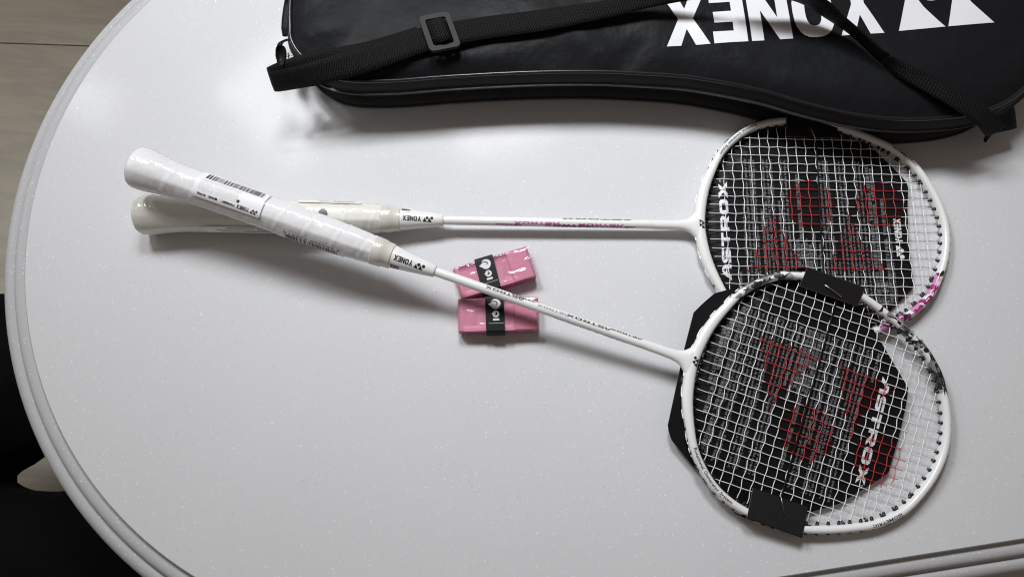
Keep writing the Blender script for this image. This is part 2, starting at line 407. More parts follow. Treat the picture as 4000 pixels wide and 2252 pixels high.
def near_i(x, y): return int(np.argmin(np.hypot(OUTER[:, 0]-x, OUTER[:, 1]-y)))
STEP = np.linalg.norm(CEN[1]-CEN[0])

class Racket: pass
def axes_of(P0, P1, roll):
    u = P1-P0; u = u/np.linalg.norm(u); v = np.cross([0, 0, 1], u); v /= np.linalg.norm(v); wv = np.cross(u, v)
    v2 = v*math.cos(roll)+wv*math.sin(roll); return u, v2, np.cross(u, v2)
def loc(R, px, py, zl=0):
    P = at(px, py, 0); d = P-CAMV; n = R.ax[2]
    k = ((R.O-CAMV)@n+zl)/(d@n); Q = CAMV+k*d-R.O
    return Q@R.ax[0], Q@R.ax[1]
HPROF = [(0, 9), (.3, 13.4), (1.2, 15.4), (3, 16.5), (8, 16.7), (13, 16.4), (19, 15.6), (26, 14.6), (36, 13.8), (52, 13.5), (90, 13.4), (140, 13.3), (168, 13.0), (182, 12.5), (194, 11.7), (203, 11.0)]
HX, HR = [p[0] for p in HPROF], [p[1] for p in HPROF]
def hr(x): return float(np.interp(x, HX, HR))
def octo(th, amt=.55):
    a = ((th+math.pi/8) % (math.pi/4))-math.pi/8
    return (1-amt)+amt*math.cos(math.pi/8)/math.cos(a)*1.035
def lathe(xs, rf, k, cap0=True, cap1=True):
    V = []
    for x in xs:
        for j in range(k):
            th = 2*math.pi*j/k; r = rf(x, th); V.append((x, -r*math.sin(th), r*math.cos(th)))
    F = [f for f in grid_faces(len(xs), k, False, True)]
    if cap0: F.append(tuple(range(k)))
    if cap1: F.append(tuple(range((len(xs)-1)*k, len(xs)*k))[::-1])
    return V, F
def on_lathe(s0, a0, rfn, lift, flip=True):                      # print on a handle, cone or shaft; flip: reads upside down
    def fn(tx, ty):
        s = s0-tx if flip else s0+tx; a = a0+ty if flip else a0-ty
        r = rfn(s); th = a/r; rr = r*(octo(th) if lift > .3 else 1)+lift
        return (s, -rr*math.sin(th), rr*math.cos(th))
    return fn
CX0, CX1, CR0, CR1 = 214., 252., 9.5, 4.9
def cr(x): return CR0+(CR1-CR0)*(min(max(x, CX0), CX1)-CX0)/(CX1-CX0)
SR = 3.75

def red_mask_fn(polys, circs):
    def inside(x, y, P):
        c = False; j = len(P)-1
        for i in range(len(P)):
            if (P[i][1] > y) != (P[j][1] > y) and x < (P[j][0]-P[i][0])*(y-P[i][1])/(P[j][1]-P[i][1])+P[i][0]: c = not c
            j = i
        return c
    return lambda x, y: any(math.hypot(x-cx, y-cy) < r for cx, cy, r in circs) or any(inside(x, y, P) for P in polys)
# stencilled mark on the strings, measured on the upper racket
STC_T = [[(502.9, -40.5), (555.6, -39.4), (550.8, -32.5), (544.2, -21.7), (539, -12.9), (535.4, -4.1), (530.2, 8.2), (526.7, 13.1)],
         [(568.6, -39), (619.3, -35.3), (614, -27), (606, -17), (599.5, -9), (597, -1), (594.5, 10), (593.5, 16.8)]]
STC_C = [(560.2, 20.7, 21.5), (619.4, 21.7, 20.5)]

def build_racket(P0, P1, roll, label, frame_mat, grip_mat, mask, camo_side):
    R = Racket(); R.O = P0; R.ax = axes_of(P0, P1, roll)
    M = Matrix([[R.ax[c][r] for c in range(3)]+[P0[r]*.001] for r in range(3)]+[[0, 0, 0, 1]])
    root = empty('badminton_racket', None, label, 'badminton racket', 'white badminton rackets on the table', M); R.root = root
    # frame (head tube, throat piece and shaft in one skin)
    K = 16; V = []
    for i in range(200):
        for j in range(K):
            t = 2*math.pi*j/K; c, s = math.cos(t), math.sin(t); e = 2/2.5
            p = CEN[i]+NRM[i]*FAI[i]*math.copysign(abs(c)**e, c); V.append((p[0], p[1], FH*math.copysign(abs(s)**e, s)))
    fr = mesh('frame', V, grid_faces(200, K, True, True), frame_mat, root)
    camo = []; patch = []
    for v in V:
        x, y = v[0], v[1]*camo_side
        camo.append(1. if y > 40 and (486 < x < 522 or 600 < x < 664) else (.6 if y > 36 and (480 < x < 527 or 594 < x < 670) else 0.))
        r2 = abs(v[1])
        patch.append(1. if y < -60 and 578 < x < 600-max(0, v[2]+1.5)*3.6 and v[2] > -4 else 0.)
    for nm, d in (('camo', camo), ('patch', patch)):
        a = fr.data.attributes.new(nm, 'FLOAT', 'POINT'); a.data.foreach_set('value', d)
    # throat piece
    JP = [(428, 3.75, 3.75), (440, 3.85, 3.8), (449, 4.2, 4.0), (454, 5.0, 4.2), (457.5, 6.6, 4.4), (460.5, 9.4, 4.6), (462.8, 13.2, 4.7), (464.6, 17.5, 4.6), (466.5, 20.5, 4.2), (468.2, 20.0, 3.0)]
    V = []
    for x, a, b in JP:
        for j in range(24):
            t = 2*math.pi*j/24; c, s = math.cos(t), math.sin(t); e = 2/2.3
            yv = a*math.copysign(abs(c)**e, c)
            V.append((x+max(0, abs(yv)-9)*.22*(x > 458), yv, b*math.copysign(abs(s)**e, s)))
    mesh('throat_joint', V, [f for f in grid_faces(len(JP), 24, False, True)][::1]+[tuple(range(216, 240))], frame_mat, root)
    sv, sf = lathe([250, 251, 300, 340, 380, 410, 432], lambda x, t: SR, 20)
    mesh('shaft', sv, sf[:-2], frame_mat, root)
    xs = [CX0-6, CX0, CX0+8, CX0+18, CX0+28, CX1-1.2, CX1-.3, CX1, CX1+.05]
    cv, cf = lathe(xs, lambda x, t: (cr(x)-(.0 if x < CX1-1 else (.25 if x < CX1-.1 else (.9 if x < CX1+.02 else 1.15)))), 32)
    mesh('cone_cap', cv, cf, frame_mat, root)
    cv, cf = lathe([200, 201, 206, 209, 210, 215.5, 216, 216.3], lambda x, t: (11.1, 11.5, 11.2, 11.0, 10.35, 10.0, 9.9, 9.55)[[200, 201, 206, 209, 210, 215.5, 216, 216.3].index(x)], 32)
    mesh('collar', cv, cf, COLLAR, root)
    # wrapped grip: spiral seams and small dents
    xs = [p[0] for p in HPROF[:5]]+list(np.arange(11, 203.1, 1.6))
    pitch = 23.
    def rf(x, th):
        r = hr(x)*octo(th, .5 if x > 24 else .25)
        ph = (x/pitch+th/(2*math.pi)) % 1.0
        ridge = math.exp(-((ph-.5)/.035)**2)*.55-math.exp(-((ph-.43)/.05)**2)*.35 if x > 16 else 0
        fold = (noise.noise(Vector((x*.30, th*1.6, 3.1)))*.28 if x < 45 else 0)*max(0, min(1, (x-8)/8))
        dent = noise.noise(Vector((x*.13, math.sin(th)*2.1, math.cos(th)*2.1)))*.22
        return r+(ridge+fold+dent)*(1 if x > 4 else .2)
    gv, gf = lathe(xs, rf, 64); mesh('grip', gv, gf, grip_mat, root)
    fx = [1.0, 3, 8, 13]+list(np.arange(16, 209, 2.5))
    def ff(x, th):
        return (hr(min(x, 202)) if x < 203 else 11.3)*octo(th, .5 if x > 24 else .25)+.75+.35*noise.noise(Vector((x*.09+7, math.sin(th)*1.7, math.cos(th)*1.7)))
    fv, ffc = lathe(fx, ff, 56, False, False); mesh('shrink_film', fv, ffc, FILM, root)
    # strings
    ms = [(k-10.5)*7.6 for k in range(22)]; xs_ = [488.5+7.98*k for k in range(22)]
    R.ends = []
    def add_string(P, wig):
        V, F = tube(P, .31, 5); mi = []
        for f in F:
            c = np.mean([V[i] for i in f], axis=0); mi.append(1 if mask(c[0], c[1]) else 0)
        mesh('string', V, F, [STR_W, STR_R], root, True, mi)
    for k, y in enumerate(ms):
        x0, x1 = span_x(y); dy = random.uniform(-.25, .25); P = []
        pts = [x0-3]+list(np.arange(x0+.5, x1, 1.99))+[x1+3]
        for x in pts:
            ph = (x-488.5)/7.98; z = .45*math.cos(math.pi*(ph+k))
            P.append((x, y+dy+.10*math.cos(math.pi*ph), z if x0 < x < x1 else 0))
        add_string(P, 0); R.ends += [((x0, y+dy), (-1, 0)), ((x1, y+dy), (1, 0))]
    for k, x in enumerate(xs_):
        y0, y1 = span_y(x); P = []; skew = random.uniform(-.5, .5)
        for y in [y0-3]+list(np.arange(y0+.5, y1, 1.9))+[y1+3]:
            ph = (y+10.5*7.6)/7.6; z = -.45*math.cos(math.pi*(ph+k))
            P.append((x+skew*y/90+.38*math.sin(math.pi*ph+k*1.7), y, z if y0 < y < y1 else 0))
        add_string(P, 0); R.ends += [((x+skew*y0/90, y0), (0, -1)), ((x+skew*y1/90, y1), (0, 1))]
    # grommets: flange inside, barrel through the frame, lip outside
    g0 = None
    gprof = [(-2.6, .55), (-2.6, 1.0), (-1.2, 1.15), (-.9, 1.5), (.2, 1.5), (.3, 1.0), (6.7, 1.0), (6.8, 1.6), (7.25, 1.5), (7.3, .5)]
    for (ex, ey), (dx, dy) in R.ends:
        i = near_i(ex, ey)
        nd = np.array([dx, dy])*.45+NRM[int(np.argmin(np.hypot(INNER[:, 0]-ex, INNER[:, 1]-ey)))]*.55; nd /= np.linalg.norm(nd)
        if g0 is None:
            gv = [(u_, r_*math.cos(2*math.pi*j/10), r_*math.sin(2*math.pi*j/10)) for u_, r_ in gprof for j in range(10)]
            o = g0 = mesh('grommet', gv, grid_faces(len(gprof), 10, False, True)+[tuple(range(10))[::-1], tuple(range(90, 100))], GROM, root)
        else: o = link(bpy.data.objects.new('grommet', g0.data), root)
        o.location = (ex*.001, ey*.001, 0); o.rotation_euler = (0, 0, math.atan2(nd[1], nd[0]))
    # string runs along the outside of the frame, between pairs of grommets
    E = [e for e in R.ends]; order = sorted(range(len(E)), key=lambda q: math.atan2(E[q][0][1], E[q][0][0]-568))
    for a in range(0, len(order)-1, 2):
        pa, pb = E[order[a]][0], E[order[a+1]][0]
        ia, ib = near_i(*pa), near_i(*pb)
        if abs(ia-ib) > 30 or abs(ia-ib) < 1: continue
        ii = np.linspace(ia, ib, 6)
        P = [(*(np.array(OUTER[int(round(q)) % 200])+NRM[int(round(q)) % 200]*(.15 if k in (0, 5) else .55)), 0) for k, q in enumerate(ii)]
        V, F = tube(P, .42, 5); mesh('string', V, F, STR_W, root)
    return R
A0, A1 = at(545, 836, 16), at(3703, 900, 6); B0, B1 = at(528, 650, 50), at(3698, 1757, 7)
RA = build_racket(A0, A1, 0.0, 'white badminton racket with cream grip and pink camouflage, lying beneath the other', PEARL_A, GRIP_A, red_mask_fn(STC_T, STC_C), -1)
mB = red_mask_fn([[(x+6.5, -y-2) for x, y in P] for P in STC_T], [(x+6, -y-3, r) for x, y, r in STC_C])
RB = build_racket(B0, B1, 0.064, 'white badminton racket with white barcoded grip and grey camouflage, lying across the other', PEARL_B, GRIP_B, mB, 1)

# prints on cones, shafts and frames
def print_group(name, items, m, parent):
    acc = Acc()
    for P, F, fn in items: acc.add(([fn(x, y) for x, y in P], F))
    return mesh(name, acc.V, acc.F, m, parent, False)
def brand(height, xs=.82):                    # mark + name, upright, left to right
    P1, F1, W1, H1 = yy(); k = height/H1*1.06
    P = [(x*k, y*k-.03*height) for x, y in P1]; F = list(F1); o = len(P)
    P2, F2, W2 = glyphs('YONEX', GL, .08, xs)
    P += [(W1*k+.28*height+x*height, y*height) for x, y in P2]; F += [tuple(i+o for i in t) for t in F2]
    return P, F, W1*k+.28*height+W2*height
for R in (RA, RB):
    P, F, W = brand(4.4, .80); P, F = subdiv(P, F, 1.2)
    fn = on_lathe(219+W, -.9, cr, .12); print_group('brand_print', [(P, F, fn)], PRINT_K, R.root)
    # mark at the throat
    P, F, W, H = yy(); k = 3.6
    if R is RA: f2 = lambda x, y: (471.3-2.2+y*k*.0+(-x*k*0)+(y*k-3)*-1*0+(x*0), 0, 0)
    sgn = 1 if R is RA else -1
    print_group('mark_print', [(P, F, lambda x, y, s=sgn: (466.5-s*(y-H/2)*k*.9, s*(x-W/2)*k*.9, FH+.02))], PRINT_K, R.root)
P, F, W = text('4U', 2.2, .02); W2 = W
for R, a, flipx in ((RA, -9.6, True), (RB, 8.6, True)):
    sq = [(0, 0), (7.0, 0), (7.0, 4.4), (0, 4.4)]; P, F = subdiv(sq, [(0, 1, 2, 3)], 1.1)
    print_group('size_mark', [(P, F, on_lathe(224.5, a-.8, cr, .1))], GREY1, R.root)
    t1, t2 = text('4U', 1.9, .02), text('G5', 1.9, .02)
    print_group('size_print', [(t1[0], t1[1], on_lathe(220.5, a+.3, cr, .16)), (t2[0], t2[1], on_lathe(224.2, a+.3, cr, .16))], PRINT_W, R.root)
def shaft_word(R, pxa, pxb, pyf, a, hgt, m):
    sa, sb = loc(R, pxa, pyf(pxa), 3)[0], loc(R, pxb, pyf(pxb), 3)[0]
    P, F, W = glyphs('ASTROX', GT, .13); P = [(x*(sb-sa)/W, y*hgt) for x, y in P]; P, F = subdiv(P, F, .8)
    print_group('series_print', [(P, F, on_lathe(sb, a, lambda s: SR, .08))], m, R.root)
ya = lambda x: 861.5+(x-1728)*.0218; yb = lambda x: 1052.5+(x-1705)*.3464
for a_ in ((2008, 2188, .9, 2.3, MAGL), (2258, 2438, 1.5, 2.3, MAGL), (2125, 2321, 2.4, 2.3, MAG), (2157, 2343, 3.6, 2.0, GREY1), (1935, 2042, 2.8, 1.5, MAG), (2343, 2485, 3.4, 1.6, MAG), (2195, 2480, -5.6, 3.4, GREY1)):
    shaft_word(RA, a_[0], a_[1], ya, a_[2], a_[3], a_[4])
for a_ in ((1897, 2050, -2.6, 2.2, GREY1), (1995, 2090, -3.9, 1.6, PRINT_K), (2100, 2224, -2.2, 1.9, GREY2), (2214, 2390, -2.8, 2.2, GREY1), (2385, 2509, -3.7, 1.7, PRINT_K), (2169, 2459, 5.0, 4.0, GREY1)):
    shaft_word(RB, a_[0], a_[1], yb, a_[2], a_[3], a_[4])
def frame_print(name, R, tfun, p_start, p_end, side, hgt, m, wv0=None):
    """tfun -> (P,F,W); runs along the frame from p_start to p_end (photo points); side +1: letter tops point outwards"""
    i0, i1 = near_i(*loc(R, *p_start, 5)), near_i(*loc(R, *p_end, 5))
    if i1-i0 > 100: i1 -= 200
    if i0-i1 > 100: i1 += 200
    P, F, W = tfun; P, F = subdiv(P, F, .25*W/ max(1, len(P)**.5)) if False else (P, F)
    ymax = max(p[1] for p in P); k = hgt/ymax
    w0 = -hgt/2 if wv0 is None else wv0
    print_group(name, [(P, F, lambda x, y: frame_pt(i0+(i1-i0)*x/W, side*(w0+y*k)))], m, R.root)
frame_print('frame_print', RA, text('Rotational Generator System', 1, .012), (2962, 487), (2822, 606), -1, 2.4, PRINT_K)
frame_print('frame_print', RB, text('Rotational Generator System', 1, .012), (2745, 1745), (2880, 1938), -1, 2.4, PRINT_K)
frame_print('frame_print', RA, text('ISOMETRIC', 1, .02), (3490, 568), (3585, 636), 1, 1.9, PRINT_K)
frame_print('frame_print', RB, text('ISOMETRIC', 1, .02), (3520, 2012), (3412, 2048), 1, 2.0, PRINT_K)
frame_print('frame_print', RB, glyphs('ASTROX', GT, .13), (3085, 1092), (2920, 1148), -1, 2.6, PRINT_K)
frame_print('frame_print', RB, glyphs('ASTROX', GT, .13), (3470, 1235), (3712, 1545), 1, 2.6, PRINT_K)
frame_print('frame_print', RA, glyphs('ASTROX', GT, .13), (3440, 1283), (3662, 1115), 1, 2.6, MAG)

# stickers on the grips
def plate(w_, h_, r_=1.5):
    P = []
    for cx, cy, a in ((w_-r_, r_, -90), (w_-r_, h_-r_, 0), (r_, h_-r_, 90), (r_, r_, 180)):
        for k in range(5): t = math.radians(a+22.5*k); P.append((cx+r_*math.cos(t), cy+r_*math.sin(t)))
    P2, F2 = poly_tris([P]); return subdiv(P2, F2, 1.5)
hrr = lambda s: hr(s)
def sticker(R, s1, a0, w_, h_, m):
    P, F = plate(w_, h_); return mesh('sticker', [on_lathe(s1, a0, hrr, .95)(x, y) for x, y in P], F, m, R.root)
def barcode(w_, h_, seed):
    rnd = random.Random(seed); acc = Acc(); x = 0
    while x < w_-1:
        b = rnd.choice((.5, .6, .9, 1.3, 1.6)); acc.add(([(x, 0), (x+b, 0), (x+b, h_), (x, h_)], [(0, 1, 2, 3)])); x += b+rnd.choice((.4, .5, .7, 1.0))
    return [(p[0], p[1]) for p in acc.V], acc.F
sb0, sb1 = 55.5, 111.5
st = sticker(RB, sb1, -15.5, sb1-sb0, 23.5, LABEL)
def stk(items, m, parent, s1, a0):
    acc = Acc()
    for P, F, ox, oy in items:
        P, F = subdiv(P, F, 2.0) if len(P) < 600 else (P, F)
        acc.add(([on_lathe(s1, a0, hrr, 1.02)(x+ox, y+oy) for x, y in P], F))
    mesh('sticker_print', acc.V, acc.F, m, parent, False)
P, F = barcode(48, 6.2, 3)
bP, bF, bW = brand(3.0, .80)
tx = text('扫码查质保，看说明，知详情', 2.05, .03)
tx = fit(tx, 31)
stk([(P, F, 4, 1.2), (bP, bF, 2.2, 18.8), (tx[0], tx[1], 20.5, 19.6), ([(0, 0), (2.2, 0), (2.2, 2.2), (0, 2.2)], [(0, 1, 2, 3)], 18.2, 15.5)], PRINT_K, st, sb1, -15.5)
acc = Acc()
for i in range(44):
    for j in range(13):
        if random.random() < .8:
            x, y = 20+i*.74+random.uniform(-.12, .12), 9.0+j*.74; b = random.uniform(.25, .45)
            acc.add(([(x, y), (x+b, y), (x+b, y+.42), (x, y+.42)], [(0, 1, 2, 3)]))
mesh('sticker_pattern', [on_lathe(sb1, -15.5, hrr, 1.0)(p[0], p[1]) for p in acc.V], acc.F, GREYP, st, False)
s2 = sticker(RB, 181, 10.8, 56, 10.5, LABEL)
P, F = barcode(44, 6.5, 8); tn_ = fit(text('4 550468 650714', 2.2, .01), 47)
stk([(P, F, 5.5, 2.6), (tn_[0], tn_[1], 2.5, .5)], PRINT_K, s2, 181, 10.8)
a2 = sticker(RA, 184, -15.5, 52, 5.2, LABEL_C)
t_ = fit(text('AX10GC  W/P', 2.6, .02), 29)
stk([(t_[0], t_[1], 5.5, 1.2)], PRINT_K, a2, 184, -15.5)
P, F = poly_tris([ring(0, 0, 3.5, 3.5, 24)]); P, F = subdiv(P, F, 1.2)
mesh('dot_sticker', [on_lathe(155, .3, hrr, 1.0)(x, y) for x, y in P], F, GREY1, RA.root, False)
a3 = sticker(RA, 114, 13.2, 57, 9, LABEL)
stk([(*fit(text('执行标准: Q/YONEX00007-2021', 1.7, .01), 36)[:2], 3, .9), (*fit(text('产品名称: 羽毛球拍 生产日期见包装', 1.6, .01), 44)[:2], 3, 3.1), (*fit(text('制造商: 尤尼克斯(上海)体育用品', 1.6, .01), 40)[:2], 3, 5.3)], PRINT_K, a3, 114, 13.2)

# ------------------------------------------------------------------ display cards stapled round the heads
BODY = [
 ('Series Concept', 1, 3.9), ('Dominate the court with steep angled smashes and quick fire control.', 1, 0),
 ('ASTROX utilizes a new graphite material situated in the shaft which produces a quicker shaft', 0, 0), ('take back that when combined with the racquet\'s improved rotational power ensures the', 0, 0), ('shuttlecock can be smashed into the opponent\'s court at a steeper more devastating angle.', 0, 0),
 ('Dominer le jeu, avec des smashs piqués, et un contrôle maîtrisé !', 1, 0), ('ASTROX utilise un nouveau matériau graphite situé dans la tige, à répulsion nettement plus', 0, 0), ('rapide, qui, combiné avec le ROTATIONAL GENERATION POWER, permet au volant d\'être', 0, 0), ('smashé à n\'importe quel endroit du court avec un trajectoire piquée et percutante !', 0, 0),
 ('Domina la pista con una combinación inigualable de velocidad y control.', 1, 0), ('La serie ASTROX emplea un novedoso material de grafito que hace que el mango vuelva a su', 0, 0), ('posición inicial mas rapidamente combinado con la potencia de giro mejorada de la raqueta,', 0, 0), ('garantiza remates con un ángulo de inclinación devastador.', 0, 0),
 ('用角度犀利的杀球与连续的攻势支配球场。', 0, 0), ('ASTROX在拍杆中使用了一种新型材料，使拍杆回弹更迅速、同时提升了球拍的回转力，', 0, 0), ('球员可以以更加尖锐的角度直击对手场地。', 0, 0),
 ('犀利的击球角度與連續攻勢, 支配球場。', 0, 0), ('更可以讓球在對手球場上打擊出破壞性的銳角。', 0, 0),
 ('Rotational Generator System', 2, 4.2), ('By applying the counterbalance theory, weight is distributed throughout the grip end, frame', 0, 0), ('top and the T-joint for maximum control. This significant improvement in the racquet\'s', 0, 0), ('rotational power ensures the speed of the follow-through is maintained allowing for quicker', 0, 0), ('preparation for the next shot.', 0, 0),
 ('En appliquant la théorie des contre-poids, le poids de la raquette est répartie dans le manche,', 0, 0), ('dans la tête de raquette et au niveau du « T-Joint » pour un contrôle maximal ! Cette améliora-', 0, 0), ('tion significative de la puissance de la raquette assure une continuité dans la vitesse de jeu, et', 0, 0), ('autorise une meilleure préparation pour le coup suivant !', 0, 0),
 ('que se distribuye por el extremo de la empuñadura, la', 0, 0), ('parte superior del marco y la cruceta, consiguiendo un control optimo. Esta significativa', 0, 0), ('mejora en la potencia de giro de la raqueta asegura una velocidad de seguimiento continua, lo', 0, 0), ('que permite prepararse más rápidamente para el siguiente golpe.', 0, 0),
 ('由于运用平衡力理论，使得重量均匀分配在拍柄底部，拍头和T型连接头处，以获取最大的控', 0, 0), ('制力。这项提升球拍回转力的革新技术能保持快速的连续多拍进攻，并以更快的反应速度准', 0, 0), ('备下一拍击球。', 0, 0), ('球框的上部與T型接合處採用了反平衡理論，平均的分配了拍把的重量，', 0, 0), ('並掌握球落下的速度，讓選手可以馬上進行下個進攻。', 0, 0)]
TXT = {}
def card_text():
    acc = Acc(); cy = 0.
    xs = np.linspace(0, 124, 37); k = 0; y = 0
    for body, st_, sz in BODY:
        if st_: 
            if k: y += 1.3
            size = sz or 3.0
        else: size = 2.95
        P, F, W = text(body, size, .02 if st_ else .004, 1)
        if st_ == 0 and len(body) > 80 and ord(body[0]) < 1000: P, F, W = fit((P, F, W), 124)
        acc.add(([(p[0], -y, 0) for p in P] if False else [(p[0], p[1]-y, 0) for p in P], F))
        y += 3.05+(.9 if st_ and sz else 0); k += 1
    return acc, y
TXT_ACC, TXT_H = card_text()
def card(R, outline, label, mirror, tabs, seam_x):
    sgn = -1 if mirror else 1                       # on the flipped racket the card is turned end for end
    root = empty('display_card', None, label, 'cardboard insert', 'display cards stapled round the racket heads', R.root.matrix_world.copy())
    ZC = -5.9; P = list(outline); tri = tessellate_polygon([[Vector((x, y, 0)) for x, y in P]]); n = len(P)
    P = resample(np.array(P, float), 150, True); n = len(P)
    gp = [Vector((x, y)) for x in np.arange(450, 650, 6.) for y in np.arange(-99, 100, 6.) if in_poly((x, y), P)]
    gp = [g for g in gp if np.hypot(P[:, 0]-g[0], P[:, 1]-g[1]).min() > 2.5]
    cv, _, cf, *_ = delaunay_2d_cdt([Vector(p) for p in P]+gp, [(i, (i+1) % n) for i in range(n)], [], 1, 1e-6)
    cv = [(v[0], v[1]) for v in cv]; cf = tr_fix([tuple(f) for f in cf], cv); nc = len(cv)
    def zc(x, y):                                   # under the frame at its rim, pressed up towards the strings inside
        d = np.hypot(INNER[:, 0]-x, INNER[:, 1]-y).min() if in_poly((x, y), INNER) else 0
        t = min(1, max(0, (d-1)/13.)); t = t*t*(3-2*t); return ZC+4.1*t
    V = [(x, y, zc(x, y)) for x, y in cv]; V += [(x, y, z-.4) for x, y, z in V]
    F = list(cf)+[tuple(i+nc for i in t[::-1]) for t in cf]; nf = len(F); F += [(i, i+nc, (i+1) % n+nc, (i+1) % n) for i in range(n)]
    mesh('card_sheet', V, F, [CARD, CARDEDGE], root, False, [0]*nf+[1]*n)
    # text frame: origin and directions of reading (ex) and of the letter tops (ey)
    if not mirror: org, ex, ey = np.array([499.5, -63.]), np.array([0, 1.]), np.array([-1., 0])
    else: org, ex, ey = np.array([605., 56.]), np.array([0, -1.]), np.array([1., 0])
    def mp(x, y):
        q = org+ex*x+ey*y; return (q[0], q[1], zc(q[0], q[1])+.12)
    ks = 131./TXT_H if not mirror else 126./TXT_H
    mesh('printed_text', [mp(v[0], v[1]*ks) for v in TXT_ACC.V], TXT_ACC.F, PRINT_W if False else TEXT_INK, root, False)
    P2, F2, W2 = glyphs('ASTROX', GT, .14)
    mesh('series_name', [mp(17+x*86/W2, 8.3+y*7.2) for x, y in P2], F2, PRINT_W, root, False)
    t1 = text('TM', 2.2); mesh('trademark', [mp(103+x, 12.8+y) for x, y in t1[0]], t1[1], PRINT_W, root, False)
    P2, F2, W2 = brand(6.0, .85)
    mesh('brand_print', [mp(38+x, -137+y) for x, y in P2], F2, PRINT_W, root, False)
    t1 = text('yonex.com', 2.9); mesh('web_address', [mp(60+x, -142.5+y) for x, y in t1[0]], t1[1], TEXT_INK, root, False)
    # dark cord that ties the two flaps across the middle, over the strings
    yy0, yy1 = tabs[1]['y_in'], tabs[0]['y_in']
    (xa, xb) = seam_x
    V, F = tube([(xa+(xb-xa)*t, yy0+(yy1-yy0)*t, 1.15) for t in np.linspace(0, 1, 12)], .75, 6, flat=.5)
    mesh('tie_cord', V, F, CARD, root)
    for t in tabs:
        s = t['s']; x0, x1 = t['x']; yo = t['y_out']; yi = t['y_in']; sk = t.get('skew', 0)
        pr = [(yi-s*8, -5.3), (yo-s*9, -5.4), (yo+s*t['bulge'], -4.6), (yo+s*(t['bulge']+.4), t['zf']-.6), (yo+s*(t['bulge']-.6), t['zf']+.2), (yi+s*1, t['zi']), (yi, t['zi'])]
        V = []; nu = 9
        for u_ in np.linspace(0, 1, nu):
            for q, (y, z) in enumerate(pr):
                x = x0+(x1-x0)*u_
                dx = sk*(q >= 3)*0
                xx = x + (t['open0'] if (q in (2,) and u_ < .02) else 0)
                yc = y if q > 4 else y-s*t.get('tilt', 0)*(u_-.5)
                V.append((xx, yc-t.get('lin', 0)*(u_-.5)*1, z+.25*math.sin(u_*9+q)*.5))
        npf = len(pr); F = grid_faces(nu, npf)
        nb = len(V)
        V2 = V+[(v[0], v[1]+s*.0, v[2]-.35) for v in V]
        Fb = [tuple(i+nb for i in f[::-1]) for f in F]
        rim = []
        for i in range(npf-1): rim += [(i, i+1, nb+i+1, nb+i), ((nu-1)*npf+i+1, (nu-1)*npf+i, nb+(nu-1)*npf+i, nb+(nu-1)*npf+i+1)]
        for j in range(nu-1): rim += [(j*npf+npf-1, (j+1)*npf+npf-1, nb+(j+1)*npf+npf-1, nb+j*npf+npf-1)]
        tab = mesh('folded_tab', V2, F+Fb+rim, [TABM, CARDEDGE], root, False, [0]*(len(F)+len(Fb))+[1]*len(rim))
        (ax_, ay_), (bx_, by_) = t['staple']
        za = lambda y: t['zi']+(t['zf']-t['zi'])*min(1, max(0, (y-yi)*s/((yo-yi)*s)))+.75
        V, F = tube([(ax_, ay_, za(ay_)-1.4), (ax_, ay_, za(ay_)), ((ax_+bx_)/2, (ay_+by_)/2, za((ay_+by_)/2)+.15), (bx_, by_, za(by_)), (bx_, by_, za(by_)-1.4)], .42, 6)
        mesh('staple', V, F, STAPLE_D if t.get('dull') else STEEL, tab)
    return root
def in_poly(p, P):
    x, y = p; a = P; b = np.roll(P, -1, 0)
    c = (a[:, 1] > y) != (b[:, 1] > y)
    xi = (b[:, 0]-a[:, 0])*(y-a[:, 1])/(b[:, 1]-a[:, 1]+1e-12)+a[:, 0]
    return (np.sum(c & (x < xi)) % 2) == 1
def tr_fix(tri, P):
    out = []
    for a, b, c in tri:
        ar = (P[b][0]-P[a][0])*(P[c][1]-P[a][1])-(P[c][0]-P[a][0])*(P[b][1]-P[a][1])
        out.append((a, b, c) if ar > 0 else (a, c, b))
    return out
TEXT_INK = mat('grey_ink', (.24, .24, .25), .5)
stA = [loc(RA, *p, 6) for p in ((3162, 483), (3194, 540))]
stA2 = [(560, -84), (566, -93)]
stB = [loc(RB, *p, 5) for p in ((3224, 1114), (3288, 1157))]
stB2 = [loc(RB, *p, 5) for p in ((3054, 1936), (3064, 2006))]
outA = [(497, 80.2), (512, 87), (530, 93), (545, 97), (590, 95), (605, 87), (619.4, 80), (647.4, 42.8), (644, 20), (641.5, -10), (641.6, -49.4), (617, -73), (600, -86), (588, -96), (543, -97), (525, -93), (505, -84), (490, -72), (478, -54), (471.5, -38), (468, -20), (467, 0), (469, 20), (475, 45), (484, 66)]
outB = [(456.6, 38.3), (461, 47), (468, 58.8), (482.9, 69), (505, 83), (530, 94), (575, 95), (597, 72.5), (634.9, 37.3), (636.5, 28.4), (637.5, 0), (636.3, -32.3), (619.2, -51.4), (606, -66), (587.3, -79), (575, -95), (540, -96), (512.3, -86.2), (490, -76), (468.8, -62.7), (463.2, -54.1), (457.9, 8.2)]
card(RA, outA, 'black instruction card under the strings of the flat upper racket, its red stencil facing left', False,
     [dict(s=1, x=(543.5, 588), y_out=100.2, y_in=81, bulge=1.6, zf=6.0, zi=2.0, open0=-3, staple=stA), dict(s=-1, x=(543, 588), y_out=-100.2, y_in=-81, bulge=1.2, zf=5.9, zi=2.0, open0=-3, staple=stA2)], (565, 569.5))
